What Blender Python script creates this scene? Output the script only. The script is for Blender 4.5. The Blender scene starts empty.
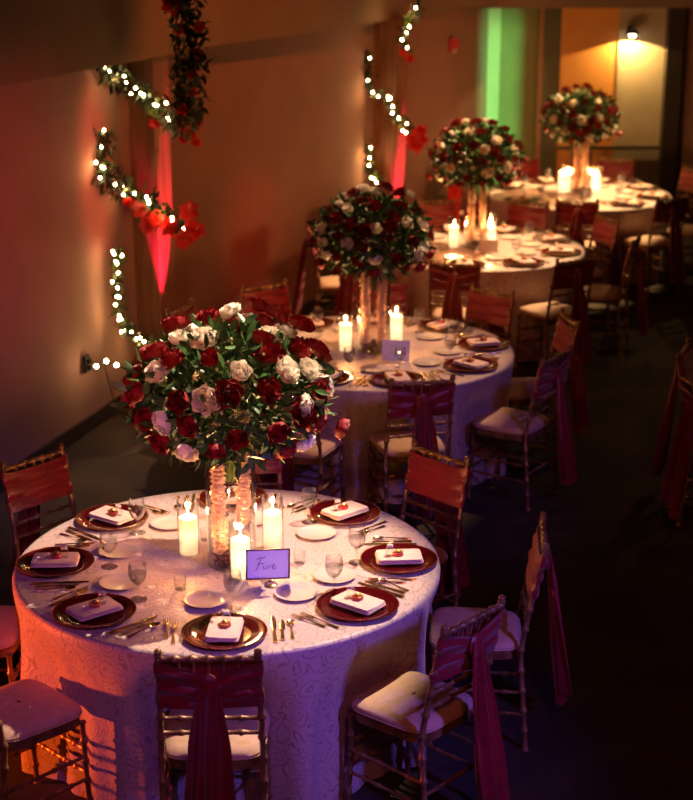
import bpy, math, random
from math import sin, cos, pi, radians, sqrt
from mathutils import Vector, Matrix
random.seed(7)
S = bpy.context.scene
COL = S.collection
R = radians

# ------------------------------------------------------------------ materials
def mat(name, col=(.5,.5,.5), rough=.5, metal=0.0, **kw):
    m = bpy.data.materials.new(name); m.use_nodes = True
    b = m.node_tree.nodes['Principled BSDF']
    b.inputs['Base Color'].default_value = (*col, 1)
    b.inputs['Roughness'].default_value = rough
    b.inputs['Metallic'].default_value = metal
    for k, v in kw.items():
        b.inputs[k.replace('_', ' ')].default_value = v
    return m
def nodes(m): return m.node_tree.nodes, m.node_tree.links, m.node_tree.nodes['Principled BSDF']
def noise_color(m, c1, c2, scale=8, detail=4, bump=0, coord='Object', stretch=(1,1,1), bscale=None):
    n, l, b = nodes(m)
    tc = n.new('ShaderNodeTexCoord'); mp = n.new('ShaderNodeMapping'); mp.inputs['Scale'].default_value = stretch
    t = n.new('ShaderNodeTexNoise'); t.inputs['Scale'].default_value = scale; t.inputs['Detail'].default_value = detail
    r = n.new('ShaderNodeValToRGB'); r.color_ramp.elements[0].position = .35; r.color_ramp.elements[1].position = .68
    r.color_ramp.elements[0].color = (*c1, 1); r.color_ramp.elements[1].color = (*c2, 1)
    l.new(tc.outputs[coord], mp.inputs[0]); l.new(mp.outputs[0], t.inputs['Vector']); l.new(t.outputs[0], r.inputs[0]); l.new(r.outputs[0], b.inputs['Base Color'])
    if bump:
        t2 = n.new('ShaderNodeTexNoise'); t2.inputs['Scale'].default_value = bscale or scale*4
        l.new(mp.outputs[0], t2.inputs['Vector'])
        bp = n.new('ShaderNodeBump'); bp.inputs['Strength'].default_value = bump; bp.inputs['Distance'].default_value = .01
        l.new(t2.outputs[0], bp.inputs['Height']); l.new(bp.outputs[0], b.inputs['Normal'])
    return m
def glass(name, tint=(1,1,1), rough=.02, ior=1.5, bodymix=0.0):
    m = bpy.data.materials.new(name); m.use_nodes = True
    n = m.node_tree.nodes; l = m.node_tree.links; n.clear()
    o = n.new('ShaderNodeOutputMaterial'); t = n.new('ShaderNodeBsdfTransparent'); g = n.new('ShaderNodeBsdfGlossy')
    t.inputs[0].default_value = (*tint, 1); g.inputs['Roughness'].default_value = rough
    f = n.new('ShaderNodeLayerWeight'); f.inputs[0].default_value = .5
    p = n.new('ShaderNodeMath'); p.operation = 'POWER'; p.inputs[1].default_value = 2.0
    q = n.new('ShaderNodeMath'); q.operation = 'MULTIPLY_ADD'; q.inputs[1].default_value = .85; q.inputs[2].default_value = .05
    l.new(f.outputs['Facing'], p.inputs[0]); l.new(p.outputs[0], q.inputs[0])
    mx = n.new('ShaderNodeMixShader'); l.new(q.outputs[0], mx.inputs[0]); l.new(t.outputs[0], mx.inputs[1]); l.new(g.outputs[0], mx.inputs[2])
    l.new(mx.outputs[0], o.inputs[0]); return m
def emit(name, col, s):
    m = bpy.data.materials.new(name); m.use_nodes = True
    n = m.node_tree.nodes; l = m.node_tree.links; n.clear()
    o = n.new('ShaderNodeOutputMaterial'); e = n.new('ShaderNodeEmission'); e.inputs[0].default_value = (*col, 1); e.inputs[1].default_value = s
    l.new(e.outputs[0], o.inputs[0]); return m
def translucent(name, col, col2=None, mix=.45, rough=.5):
    m = bpy.data.materials.new(name); m.use_nodes = True
    n = m.node_tree.nodes; l = m.node_tree.links; b = n['Principled BSDF']; o = n['Material Output']
    b.inputs['Base Color'].default_value = (*col, 1); b.inputs['Roughness'].default_value = rough
    t = n.new('ShaderNodeBsdfTranslucent'); t.inputs[0].default_value = (*(col2 or col), 1)
    mx = n.new('ShaderNodeMixShader'); mx.inputs[0].default_value = mix
    l.new(b.outputs[0], mx.inputs[1]); l.new(t.outputs[0], mx.inputs[2]); l.new(mx.outputs[0], o.inputs[0]); return m

WOOD = noise_color(mat('antique_gold_wood', rough=.35, metal=.35), (.16,.07,.025), (.36,.19,.08), 14, stretch=(1,1,.3))
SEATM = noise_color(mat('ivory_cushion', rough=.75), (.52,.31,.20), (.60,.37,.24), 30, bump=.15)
SASH = noise_color(mat('maroon_satin', rough=.42, Sheen_Weight=.3), (.17,.002,.008), (.25,.004,.012), 6, stretch=(1,1,4), bump=.2)
GOLD = mat('brushed_gold', (.75,.5,.25), .22, 1)
GOLDRIM = mat('gold_beading', (.30,.09,.03), .3, .8)
CHARGER = mat('dark_red_lacquer', (.065,.002,.003), .12, .1, Coat_Weight=.8, Coat_Roughness=.08)
NAPKIN = noise_color(mat('blush_linen', rough=.8), (.60,.41,.34), (.66,.46,.38), 40, bump=.1)
PORC = mat('white_porcelain', (.55,.46,.40), .15, 0, Coat_Weight=.5)
GLASS = glass('clear_glass', (.97,.97,.97), .02, 1.5)
GLASSV = glass('vase_glass', (.97,.96,.94), .02, 1.6)
WHITE_ROSE = translucent('ivory_petal', (.98,.90,.76), mix=.12)
RED_ROSE = mat('deep_red_petal', (.26,.001,.005), .6)
LEAF = noise_color(mat('green_leaf', rough=.4), (.006,.022,.006), (.09,.21,.045), 12)
LEAFD = noise_color(mat('dark_garland_leaf', rough=.5), (.01,.025,.008), (.05,.08,.02), 12)
STEM = mat('green_stem', (.10,.18,.05), .5)
BLUSH = translucent('blush_petal', (.92,.74,.60), mix=.35)
DARKPET = mat('dark_red_pebble', (.12,.02,.01), .4)
WAX = translucent('ivory_wax', (.95,.9,.8), (1,.94,.84), mix=.75, rough=.6)
WAX2 = mat('wax_core', (.9,.8,.62), .6)
FLAME = emit('candle_flame', (1,.66,.3), 60)
WICK = mat('black_wick', (.02,.02,.02), .8)
BULB = emit('warm_bulb', (1,.72,.36), 55)
WIRE = mat('green_wire', (.02,.03,.01), .5)
POIN = translucent('poinsettia_petal', (.55,.015,.012), mix=.35)
POINY = mat('poinsettia_centre', (.7,.5,.08), .5)
CARD = mat('white_card', (.85,.85,.88), .6)
FRAMEM = mat('dark_plum_frame', (.10,.03,.05), .4)
INK = mat('dark_ink', (.02,.015,.04), .6)
BLACK = mat('black_metal', (.015,.015,.015), .4, .5)
FAVR = mat('favour_red', (.4,.03,.02), .35, 0, Coat_Weight=.5)
FAVG = mat('favour_gold', (.75,.42,.12), .3, .8)
WALLP = noise_color(mat('tan_wall_plaster', rough=.85), (.23,.125,.10), (.26,.14,.11), 3, bump=.05, bscale=120)
FASCIA = noise_color(mat('brown_fascia_plaster', rough=.9), (.20,.14,.10), (.22,.155,.11), 3, bump=.05, bscale=120)
PANEL = noise_color(mat('olive_tan_panel', rough=.7), (.42,.36,.24), (.46,.40,.27), 4)
TRIM = mat('dark_trim', (.035,.025,.02), .5)
BASEM = mat('dark_baseboard', (.03,.02,.02), .5)
DARKG = mat('dark_green_panel', (.09,.10,.06), .6)

# column wood: brown pine with knots and grain
PINE = mat('pine_column', rough=.5)
n, l, b = nodes(PINE)
tc = n.new('ShaderNodeTexCoord'); mp = n.new('ShaderNodeMapping'); mp.inputs['Scale'].default_value = (9,9,.9)
nz = n.new('ShaderNodeTexNoise'); nz.inputs['Scale'].default_value = 3; nz.inputs['Detail'].default_value = 6
vz = n.new('ShaderNodeTexVoronoi'); vz.inputs['Scale'].default_value = 4.5
r1 = n.new('ShaderNodeValToRGB'); r1.color_ramp.elements[0].color = (.13,.045,.02,1); r1.color_ramp.elements[1].color = (.24,.095,.04,1); r1.color_ramp.elements[0].position=.35; r1.color_ramp.elements[1].position=.65
r2 = n.new('ShaderNodeValToRGB'); r2.color_ramp.elements[0].color = (.15,.15,.15,1); r2.color_ramp.elements[1].color = (1,1,1,1); r2.color_ramp.elements[0].position=.04; r2.color_ramp.elements[1].position=.11
mu = n.new('ShaderNodeMix'); mu.data_type = 'RGBA'; mu.blend_type = 'MULTIPLY'; mu.inputs[0].default_value = 1
l.new(tc.outputs['Object'], mp.inputs[0]); l.new(mp.outputs[0], nz.inputs['Vector']); l.new(tc.outputs['Object'], vz.inputs['Vector'])
l.new(nz.outputs[0], r1.inputs[0]); l.new(vz.outputs['Distance'], r2.inputs[0])
l.new(r1.outputs[0], mu.inputs[6]); l.new(r2.outputs[0], mu.inputs[7]); l.new(mu.outputs[2], b.inputs['Base Color'])

# carpet
CARPET = mat('dark_patterned_carpet', rough=.95)
n, l, b = nodes(CARPET)
tc = n.new('ShaderNodeTexCoord')
w = n.new('ShaderNodeTexVoronoi'); w.inputs['Scale'].default_value = 1.1; w.feature = 'SMOOTH_F1'
nz = n.new('ShaderNodeTexNoise'); nz.inputs['Scale'].default_value = 90; nz.inputs['Detail'].default_value = 3
sn = n.new('ShaderNodeMath'); sn.operation = 'SINE'; ml = n.new('ShaderNodeMath'); ml.operation = 'MULTIPLY'; ml.inputs[1].default_value = 22
r1 = n.new('ShaderNodeValToRGB'); r1.color_ramp.elements[0].color = (.03,.018,.010,1); r1.color_ramp.elements[1].color = (.065,.042,.018,1)
ad = n.new('ShaderNodeMath'); ad.operation = 'MULTIPLY'
l.new(tc.outputs['Object'], w.inputs['Vector']); l.new(tc.outputs['Object'], nz.inputs['Vector'])
l.new(w.outputs['Distance'], ml.inputs[0]); l.new(ml.outputs[0], sn.inputs[0]); l.new(sn.outputs[0], ad.inputs[0]); l.new(nz.outputs[0], ad.inputs[1])
l.new(ad.outputs[0], r1.inputs[0]); l.new(r1.outputs[0], b.inputs['Base Color'])

# tablecloth: satin with embroidered scrolls
CLOTH = mat('embroidered_cloth', rough=.5, Sheen_Weight=.2)
n, l, b = nodes(CLOTH)
uv = n.new('ShaderNodeUVMap'); 
v = n.new('ShaderNodeTexVoronoi'); v.inputs['Scale'].default_value = 17
nd = n.new('ShaderNodeTexNoise'); nd.inputs['Scale'].default_value = 6
mixv = n.new('ShaderNodeMix'); mixv.data_type = 'VECTOR'; mixv.inputs[0].default_value = .12
l.new(uv.outputs[0], mixv.inputs[4]); l.new(nd.outputs['Color'], mixv.inputs[5]); l.new(uv.outputs[0], nd.inputs['Vector'])
l.new(mixv.outputs[1], v.inputs['Vector'])
ml = n.new('ShaderNodeMath'); ml.operation = 'MULTIPLY'; ml.inputs[1].default_value = 21
sn = n.new('ShaderNodeMath'); sn.operation = 'SINE'
rp = n.new('ShaderNodeValToRGB'); rp.color_ramp.elements[0].position = .70; rp.color_ramp.elements[1].position = .97
l.new(v.outputs['Distance'], ml.inputs[0]); l.new(ml.outputs[0], sn.inputs[0]); l.new(sn.outputs[0], rp.inputs[0])
mc = n.new('ShaderNodeMix'); mc.data_type = 'RGBA'; mc.inputs[6].default_value = (.50,.36,.315,1); mc.inputs[7].default_value = (.33,.215,.18,1)
l.new(rp.outputs[0], mc.inputs[0]); l.new(mc.outputs[2], b.inputs['Base Color'])
bp = n.new('ShaderNodeBump'); bp.inputs['Strength'].default_value = .35; bp.inputs['Distance'].default_value = .004
l.new(rp.outputs[0], bp.inputs['Height']); l.new(bp.outputs[0], b.inputs['Normal'])

# ------------------------------------------------------------------ mesh builder
class MB:
    def __init__(s): s.v = []; s.f = []; s.uv = None
    def add(s, vs, fs, M=None):
        o = len(s.v)
        for p in vs:
            p = Vector(p)
            s.v.append(tuple(M @ p if M is not None else p))
        for f in fs: s.f.append(tuple(o+i for i in f))
        return s
    def merge(s, other, M=None): return s.add(other.v, other.f, M)
    def box(s, c, d, rz=0, M=None):
        x, y, z = (q/2 for q in d)
        T = Matrix.Translation(c) @ Matrix.Rotation(rz, 4, 'Z')
        if M is not None: T = M @ T
        vs = [(a*x, b_*y, c_*z) for a in (-1,1) for b_ in (-1,1) for c_ in (-1,1)]
        return s.add(vs, [(0,1,3,2),(4,6,7,5),(0,4,5,1),(2,3,7,6),(0,2,6,4),(1,5,7,3)], T)
    def lathe(s, prof, seg=24, M=None, cap0=False, cap1=False):
        vs = [(r*cos(2*pi*k/seg), r*sin(2*pi*k/seg), z) for r, z in prof for k in range(seg)]
        fs = []
        for i in range(len(prof)-1):
            for k in range(seg):
                k2 = (k+1) % seg
                fs.append((i*seg+k, i*seg+k2, (i+1)*seg+k2, (i+1)*seg+k))
        if cap0: fs.append(tuple(range(seg))[::-1])
        if cap1: fs.append(tuple((len(prof)-1)*seg+k for k in range(seg)))
        return s.add(vs, fs, M)
    def tube(s, pts, rad, seg=8, M=None, cap=True, sub=1):
        pts = [Vector(p) for p in pts]
        if sub > 1:
            q = []
            for i in range(len(pts)-1):
                for k in range(sub): q.append(pts[i].lerp(pts[i+1], k/sub))
            q.append(pts[-1]); pts = q
        n_ = len(pts); rf = rad if callable(rad) else (lambda t, d: rad)
        L = [0]
        for i in range(1, n_): L.append(L[-1] + (pts[i]-pts[i-1]).length)
        vs = []
        t0 = (pts[1]-pts[0]).normalized()
        up = Vector((0,0,1)) if abs(t0.z) < .9 else Vector((1,0,0))
        for i in range(n_):
            t = (pts[min(i+1,n_-1)]-pts[max(i-1,0)]).normalized()
            a = t.cross(up).normalized(); bb = a.cross(t).normalized(); up = bb
            r = rf(L[i]/L[-1], L[i])
            for k in range(seg):
                an = 2*pi*k/seg
                vs.append(pts[i] + a*cos(an)*r + bb*sin(an)*r)
        fs = []
        for i in range(n_-1):
            for k in range(seg):
                k2 = (k+1) % seg
                fs.append((i*seg+k, (i+1)*seg+k, (i+1)*seg+k2, i*seg+k2))
        if cap:
            fs.append(tuple(range(seg))); fs.append(tuple((n_-1)*seg+k for k in range(seg))[::-1])
        return s.add(vs, fs, M)
    def bamboo(s, pts, r=.0095, step=.085, seg=8, M=None):
        # turned bamboo style bar: knuckles at regular steps
        pts = [Vector(p) for p in pts]; q = []; rr = []
        L = sum((pts[i+1]-pts[i]).length for i in range(len(pts)-1)); nk = max(2, round(L/step)); st = L/nk
        marks = [0]
        for k in range(nk+1):
            c_ = k*st
            for d, f in ((-.012,0),(-.006,.45),(0,.55),(.006,.45),(.012,0)):
                if 0 <= c_+d <= L: marks.append(c_+d)
        marks = sorted(set([round(m,5) for m in marks]+[round(L,5)]))
        acc = 0; i = 0
        for m in marks:
            while i < len(pts)-2 and m > acc + (pts[i+1]-pts[i]).length: acc += (pts[i+1]-pts[i]).length; i += 1
            q.append(pts[i].lerp(pts[i+1], min(1, (m-acc)/max(1e-6,(pts[i+1]-pts[i]).length))))
            dd = min(abs(m-k*st) for k in range(nk+1)); rr.append(r*(1+(.45 if dd < .008 else 0)))
        it = {round(m,4): x for m, x in zip(marks, rr)}
        idx = iter(rr)
        return s.tube(q, lambda t, d: next(idx), seg, M)
    def grid(s, fn, nu, nv, M=None, closeu=False):
        vs = [fn(i/(nu if closeu else nu-1), j/(nv-1)) for j in range(nv) for i in range(nu)]
        fs = []
        for j in range(nv-1):
            for i in range(nu if closeu else nu-1):
                i2 = (i+1) % nu
                fs.append((j*nu+i, j*nu+i2, (j+1)*nu+i2, (j+1)*nu+i))
        return s.add(vs, fs, M)
    def mesh(s, name, m, smooth=True):
        me = bpy.data.meshes.new(name); me.from_pydata(s.v, [], s.f); me.update()
        mats = m if isinstance(m, (list, tuple)) else [m]
        for x in mats: me.materials.append(x)
        if smooth:
            me.polygons.foreach_set('use_smooth', [True]*len(me.polygons))
            try: me.set_sharp_from_angle(angle=R(42))
            except Exception: pass
        return me
    def build(s, name, m, parent=None, smooth=True, loc=None):
        o = bpy.data.objects.new(name, s.mesh(name, m, smooth)); COL.objects.link(o)
        if parent is not None: o.parent = parent
        if loc is not None: o.location = loc
        return o

def tag(o, label=None, cat=None, group=None, kind=None):
    if label: o['label'] = label
    if cat: o['category'] = cat
    if group: o['group'] = group
    if kind: o['kind'] = kind
    return o
def empty(name, loc=(0,0,0), rz=0):
    o = bpy.data.objects.new(name, None); COL.objects.link(o); o.location = loc; o.rotation_euler.z = rz; o.empty_display_size = .05
    return o
def copy_tree(o, parent=None):
    c = o.copy(); COL.objects.link(c)
    if parent is not None: c.parent = parent
    for ch in list(o.children): copy_tree(ch, c)
    return c
USED = {}
def inst(proto, loc, rz, label, cat, group, rx=0, ry=0):
    """place the prototype the first time, a copy of it and its parts afterwards"""
    if proto.name in USED: o = copy_tree(proto)
    else: o = proto; USED[proto.name] = 1
    o.location = loc; o.rotation_euler = (rx, ry, rz)
    return tag(o, label, cat, group)
def joint(o): return o

# ------------------------------------------------------------------ chair
def back_y(z):      # lean of the back posts
    return -.235 + (.035)*min(z,.45)/.45 if z <= .45 else -.2 - .09*((z-.45)/.47)**1.15
def make_chair(bandname='sash_band'):
    root = empty('dining_chair')
    for sx in (-1, 1):
        m = MB()
        m.bamboo([(sx*(.185-.010*max(0,(z-.45)/.47)), back_y(z), z) for z in (0,.15,.3,.45,.55,.65,.75,.85,.925)], .0115, .095)
        m.lathe([(.0001,.948),(.010,.945),(.0155,.937),(.012,.928),(.014,.922)][::-1], 10, Matrix.Translation((sx*.175, back_y(.92), 0)))
        m.build('back_post', WOOD, root)
        m = MB(); m.bamboo([(sx*.187,.172,0),(sx*.181,.160,.2),(sx*.178,.155,.425)], .011, .085); m.build('leg', WOOD, root)
    m = MB()
    def seat_outline(t, g=0):
        a = 2*pi*t; c_, s_ = cos(a), sin(a); e = 2/5.0
        x = math.copysign(abs(c_)**e, c_); y = math.copysign(abs(s_)**e, s_)
        wd = .187 + .010*y
        return x*(wd-g), y*(.187-g)-.012
    prof = [(0,.415),(0,.445),(.01,.452)]
    def fr(u, v):
        k = v*2; i = min(1, int(k)); f = k-i
        g = prof[i][0]*(1-f)+prof[i+1][0]*f; z = prof[i][1]*(1-f)+prof[i+1][1]*f
        x, y = seat_outline(u, g); return (x, y, z)
    m.grid(fr, 40, 3, closeu=True); o = len(m.v)
    m.f.append(tuple(range(40))[::-1])
    m.build('seat_frame', WOOD, root)
    m = MB()
    cp = [(.006,.447),(-.004,.458),(-.006,.470),(.002,.484),(.03,.494),(.09,.502),(.15,.505),(.199,.506)]
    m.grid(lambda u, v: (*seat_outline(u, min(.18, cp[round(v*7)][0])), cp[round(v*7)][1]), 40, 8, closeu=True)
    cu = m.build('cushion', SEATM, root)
    m = MB(); m.tube([(*seat_outline(k/40, -.005), .460) for k in range(41)], .0035, 6, cap=False); m.build('piping', SEATM, cu)
    m = MB()
    m.bamboo([(-.178, back_y(.905), .905), (.178, back_y(.905), .905)], .011, .06); m.build('top_rail', WOOD, root)
    for z in (.705, .645, .58):
        m = MB(); m.bamboo([(-.18, back_y(z), z), (.18, back_y(z), z)], .0085, .08); m.build('back_rail', WOOD, root)
    for x in (-.105,-.053,0,.053,.105):
        m = MB(); m.bamboo([(x, back_y(.705), .705), (x, back_y(.9), .9)], .0062, .065, 6); m.build('spindle', WOOD, root)
    for sx in (-1, 1):
        for z in (.17, .27):
            m = MB(); m.bamboo([(sx*.185, back_y(z), z), (sx*.182, .163, z+.005)], .0075, .08, 7); m.build('stretcher', WOOD, root)
    for z in (.2, .3):
        m = MB(); m.bamboo([(-.181, .163, z), (.181, .163, z)], .0075, .08, 7); m.build('stretcher', WOOD, root)
    m = MB(); m.bamboo([(-.185, back_y(.22), .22), (.185, back_y(.22), .22)], .0075, .08, 7); m.build('stretcher', WOOD, root)
    # maroon sash: band around the posts, pinched to a knot at the back
    m = MB(); N = 64
    def band(u, v):
        a = 2*pi*u; c_, s_ = cos(a), sin(a)
        x = math.copysign(abs(c_)**.5, c_)*.192
        y = math.copysign(abs(s_)**.7, s_)*.022
        z = .703 + .19*v
        if s_ < 0:
            p = .70 + .30*min(1, (abs(x)/.15)**.8); z = .703 + (z-.703)*p; y -= .010*(1-p)
        else:
            z -= .012*sin(pi*(x/.192+1)/2)*(v-.3)
        w_ = .0045*sin(v*17+x*9+(1 if s_ > 0 else 2)) + .003*sin(v*31-x*14)
        y += w_*(1 if s_ > 0 else -1)
        return (x*(1+.02*sin(v*9)), y+back_y(z), z)
    m.grid(band, N, 16, closeu=True)
    sb = m.build('sash', SASH, root)
    m = MB()
    m.grid(lambda u, v: ((.040+.003*sin(6*2*pi*u))*cos(2*pi*u)*sin(pi*v), back_y(.8)-.040+.018*sin(2*pi*u)*sin(pi*v), .805+.050*cos(pi*v)), 24, 12, closeu=True)
    m.build('sash_knot', SASH, sb)
    for sx, ln, w1, ph in ((-1,.62,.078,0),(1,.68,.085,1.7)):
        m = MB()
        def tail(u, v, sx=sx, ln=ln, w1=w1, ph=ph):
            w_ = .032+(w1-.032)*min(1, v*1.4)**.8
            xx = sx*.020*min(1, v*3) + (u-.5)*2*w_*.92
            fold = (.012+.014*v)*sin(u*11+ph+v*1.6)+.006*sin(u*23+ph)
            return (xx, back_y(.8)-.050-.085*v**1.2-fold*min(1,v*5+.25)+sx*.004, .83-ln*v-.02*u*v)
        m.grid(tail, 22, 24); m.build('sash_tail', SASH, sb)
    return root

# ------------------------------------------------------------------ tableware (local frame: +Y points to the table centre)
def make_charger():
    root = empty('charger_plate')
    m = MB(); m.lathe([(0.001,.003),(.10,.003),(.112,.005),(.122,.013),(.16,.019),(.165,.0185),(.163,.015),(.12,.006),(.105,0),(.001,0)], 64); m.build('plate', CHARGER, root)
    m = MB()
    for k in range(72):
        a = 2*pi*k/72; M = Matrix.Translation((.163*cos(a), .163*sin(a), .0195))
        m.lathe([(.0002,-.0032),(.003,-.001),(.003,.001),(.0002,.0032)], 6, M)
    m.build('beaded_rim', GOLDRIM, root)
    return root
def make_napkin():
    m = MB()
    for i in range(4):
        z = .001 + i*.0042; w_ = .066-.0012*i; h_ = .10-.0015*i; e = .0019
        def f(u, v, z=z, w_=w_, h_=h_, e=e):
            a = 2*pi*u; c_, s_ = cos(a), sin(a)
            x = math.copysign(abs(c_)**.18, c_)*(w_ - e*(1-sin(pi*v))); y = math.copysign(abs(s_)**.18, s_)*(h_ - e*(1-sin(pi*v)))
            zz = z + e*(1-cos(pi*v)) + .0015*sin(x*40+z*300)
            return (x, y, zz)
        m.grid(f, 48, 6, closeu=True); b_ = len(m.v)
        m.f.append(tuple(range(b_-48, b_))); m.f.append(tuple(range(b_-288, b_-240))[::-1])
    return m.build('napkin', NAPKIN)
def make_favor():
    root = empty('favor_jar')
    m = MB(); m.lathe([(.0005,0),(.021,0),(.0235,.003),(.0235,.011),(.021,.014),(.0005,.015)], 24); m.build('sweet', FAVR, root)
    m = MB(); m.lathe([(.0005,.016),(.012,.0165),(.014,.019),(.009,.025),(.0005,.028)], 16)
    m.box((0,-.018,.0155), (.03,.008,.002)); m.build('gold_bow', FAVG, root)
    m = MB(); T = Matrix.Translation((0,.034,0))
    m.lathe([(.001,.0005),(.015,.0005),(.017,.006),(.0175,.03),(.013,.036),(.013,.042),(.015,.044)], 20, T)
    m.build('glass', GLASS, root)
    m = MB(); m.lathe([(.0005,.05),(.013,.049),(.0145,.044),(.0145,.040)], 16, T); m.build('lid', PORC, root)
    return root
def make_bread():
    m = MB(); m.lathe([(.001,.004),(.055,.004),(.065,.007),(.086,.0145),(.0885,.014),(.087,.0115),(.062,.002),(.05,0),(.001,0)], 48)
    return m.build('bread_plate', PORC)
def make_goblet():
    root = empty('water_goblet')
    m = MB(); m.lathe([(.001,.066),(.014,.068),(.027,.080),(.036,.100),(.038,.120),(.0355,.142),(.033,.158),(.0324,.158),(.035,.141),(.0372,.12),(.035,.101),(.026,.082),(.013,.071),(.001,.069)], 28); m.build('bowl', GLASS, root)
    m = MB(); m.lathe([(.0365,.0),(.0365,.0015),(.02,.004),(.007,.008),(.0042,.02),(.0040,.045),(.0065,.055),(.0045,.060),(.010,.066),(.001,.0665)], 24, cap0=True); m.build('stem', GLASS, root)
    m = MB(); m.lathe([(.001,.0715),(.0125,.073),(.0255,.084),(.034,.101),(.0358,.118),(.001,.118)], 24); m.build('water', glass_water, root)
    return root
glass_water = glass('water', (.97,.98,.98), .01, 1.33)
def flat(pts_fn, n_, th=.0022, zf=None):
    """a flat strip from half-widths: pts_fn(t)->(y, halfwidth, z)"""
    m = MB(); vs = []; fs = []
    for i in range(n_):
        y, hw, z = pts_fn(i/(n_-1))
        vs += [(-hw,y,z),(hw,y,z),(hw*.8,y,z+th),(-hw*.8,y,z+th)]
    for i in range(n_-1):
        a = i*4; b_ = a+4
        for k in range(4):
            fs.append((a+k, a+(k+1)%4, b_+(k+1)%4, b_+k))
    fs.append((3,2,1,0)); e = (n_-1)*4; fs.append((e,e+1,e+2,e+3))
    return m.add(vs, fs)
def sm(a, b_, t): t = max(0, min(1, t)); t = t*t*(3-2*t); return a+(b_-a)*t
def handle(L, w0=.009, w1=.0045):
    return lambda t: (-L/2+L*t, sm(w0, w1, t*1.3), .001+.004*t*t)
def make_fork(nm, L):
    root = None
    m = flat(lambda t: (-L/2+(L*.62)*t, sm(.0085,.0035,t*1.4), .001+.006*t), 14, .003)
    m.merge(flat(lambda t: (L*.12+L*.14*t, sm(.004,.0125,t*1.3), .007+.001*t-.004*t*t), 8, .0018))
    for k in range(4):
        x = -.0105+.007*k
        m.merge(flat(lambda t: (L*.255+L*.245*t, .0021-.0009*t, .004-.001*t+.004*t*t), 7, .0016), Matrix.Translation((x,0,0)))
    return m.build(nm, GOLD)
def make_knife(nm, L):
    m = flat(lambda t: (-L/2+(L*.45)*t, sm(.0095,.006,t), .0008), 10, .006)
    def bl(t):
        return (-L*.05+L*.55*t, .0105*(1-t**5)**.5*(.72+.28*min(1,t*4))+.0005, .003)
    m.merge(flat(bl, 18, .0014)); return m.build(nm, GOLD)
def make_spoon():
    L = .17
    m = flat(lambda t: (-L/2+(L*.68)*t, sm(.008,.003,t*1.4), .001+.006*t), 14, .003)
    m.grid(lambda u, v: (.0165*cos(2*pi*u)*v, L*.335+.025*sin(2*pi*u)*v, .0015+.0065*v*v), 22, 6, closeu=True)
    return m.build('teaspoon', GOLD)
def make_tumbler():
    m = MB(); m.lathe([(.001,.004),(.022,.004),(.0255,.055),(.0262,.055),(.0235,0),(.001,0)], 24); return m.build('tumbler', GLASS)

# ------------------------------------------------------------------ candles and vase
def make_candle():
    root = empty('pillar_candle')
    m = MB(); m.lathe([(.0395,0),(.041,.002),(.041,.155),(.0395,.162),(.037,.164),(.036,.160),(.036,.150),(.036,.02),(.036,.004)], 32, cap0=True); m.build('wax_wall', WAX, root)
    m = MB(); m.lathe([(.0012,.148),(.0012,.162)], 6, cap1=True); m.build('wick', WICK, root)
    m = MB(); m.lathe([(.0005,.158),(.0045,.163),(.0060,.170),(.0048,.180),(.002,.190),(.0003,.197)], 12); m.build('flame', FLAME, root)
    return root
def make_hurricane():
    m = MB(); m.lathe([(.001,.004),(.043,.004),(.0445,.245),(.047,.245),(.0465,.0),(.001,0)], 36)
    return m.build('hurricane_glass', GLASS)
def petal(m, M, L=.03, W=.024, curl=.4, cup=.35, nu=5, nv=5):
    def f(u, v):
        x = (u-.5)*2; w_ = W*sin(pi*(.12+.80*v))**.8*.62
        return (x*w_, -cup*L*(1-x*x)*sin(pi*v*.8)*.6 + curl*L*max(0, v-.6)**2*2.6, v*L)
    m.grid(f, nu, nv, M)
def make_vase():
    root = empty('cylinder_vase')
    m = MB(); m.lathe([(.001,.012),(.1,.012),(.1025,.60),(.1055,.60),(.1055,.0),(.001,0)], 64); m.build('glass_cylinder', GLASSV, root)
    for (x, y, tx) in ((-.050,-.012,-.006),(.050,.010,.008)):
        m = MB()
        m.lathe([(.001,.06),(.018,.06),(.019,.63),(.001,.63)], 10, Matrix.Translation((x,y,0)))
        k = 0; z = .055
        while z < .66:
            for j in range(6):
                a = j*pi/3 + k*.5; 
                M = Matrix.Translation((x+tx*z, y, z+random.uniform(-.004,.004))) @ Matrix.Rotation(a, 4, 'Z') @ Matrix.Translation((0,.012,0)) @ Matrix.Rotation(R(random.uniform(-70,-30)), 4, 'X')
                petal(m, M, random.uniform(.020,.027), .030, .9, .2, 4, 4)
            z += .0145; k += 1
        m.build('petal_strand', BLUSH, root)
    m = MB()
    for i in range(110):
        a = random.uniform(0,2*pi); r_ = sqrt(random.random())*.082
        s_ = random.uniform(.008,.014)
        M = Matrix.Translation((r_*cos(a), r_*sin(a), .016+random.uniform(0,.035))) @ Matrix.Rotation(random.uniform(0,6), 4, 'Z') @ Matrix.Diagonal((1,.8,.6,1))
        m.lathe([(.0002,-s_),(s_*.7,-s_*.7),(s_,0),(s_*.7,s_*.7),(.0002,s_)], 8, M)
    m.build('base_stones', DARKPET, root)
    return root

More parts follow.
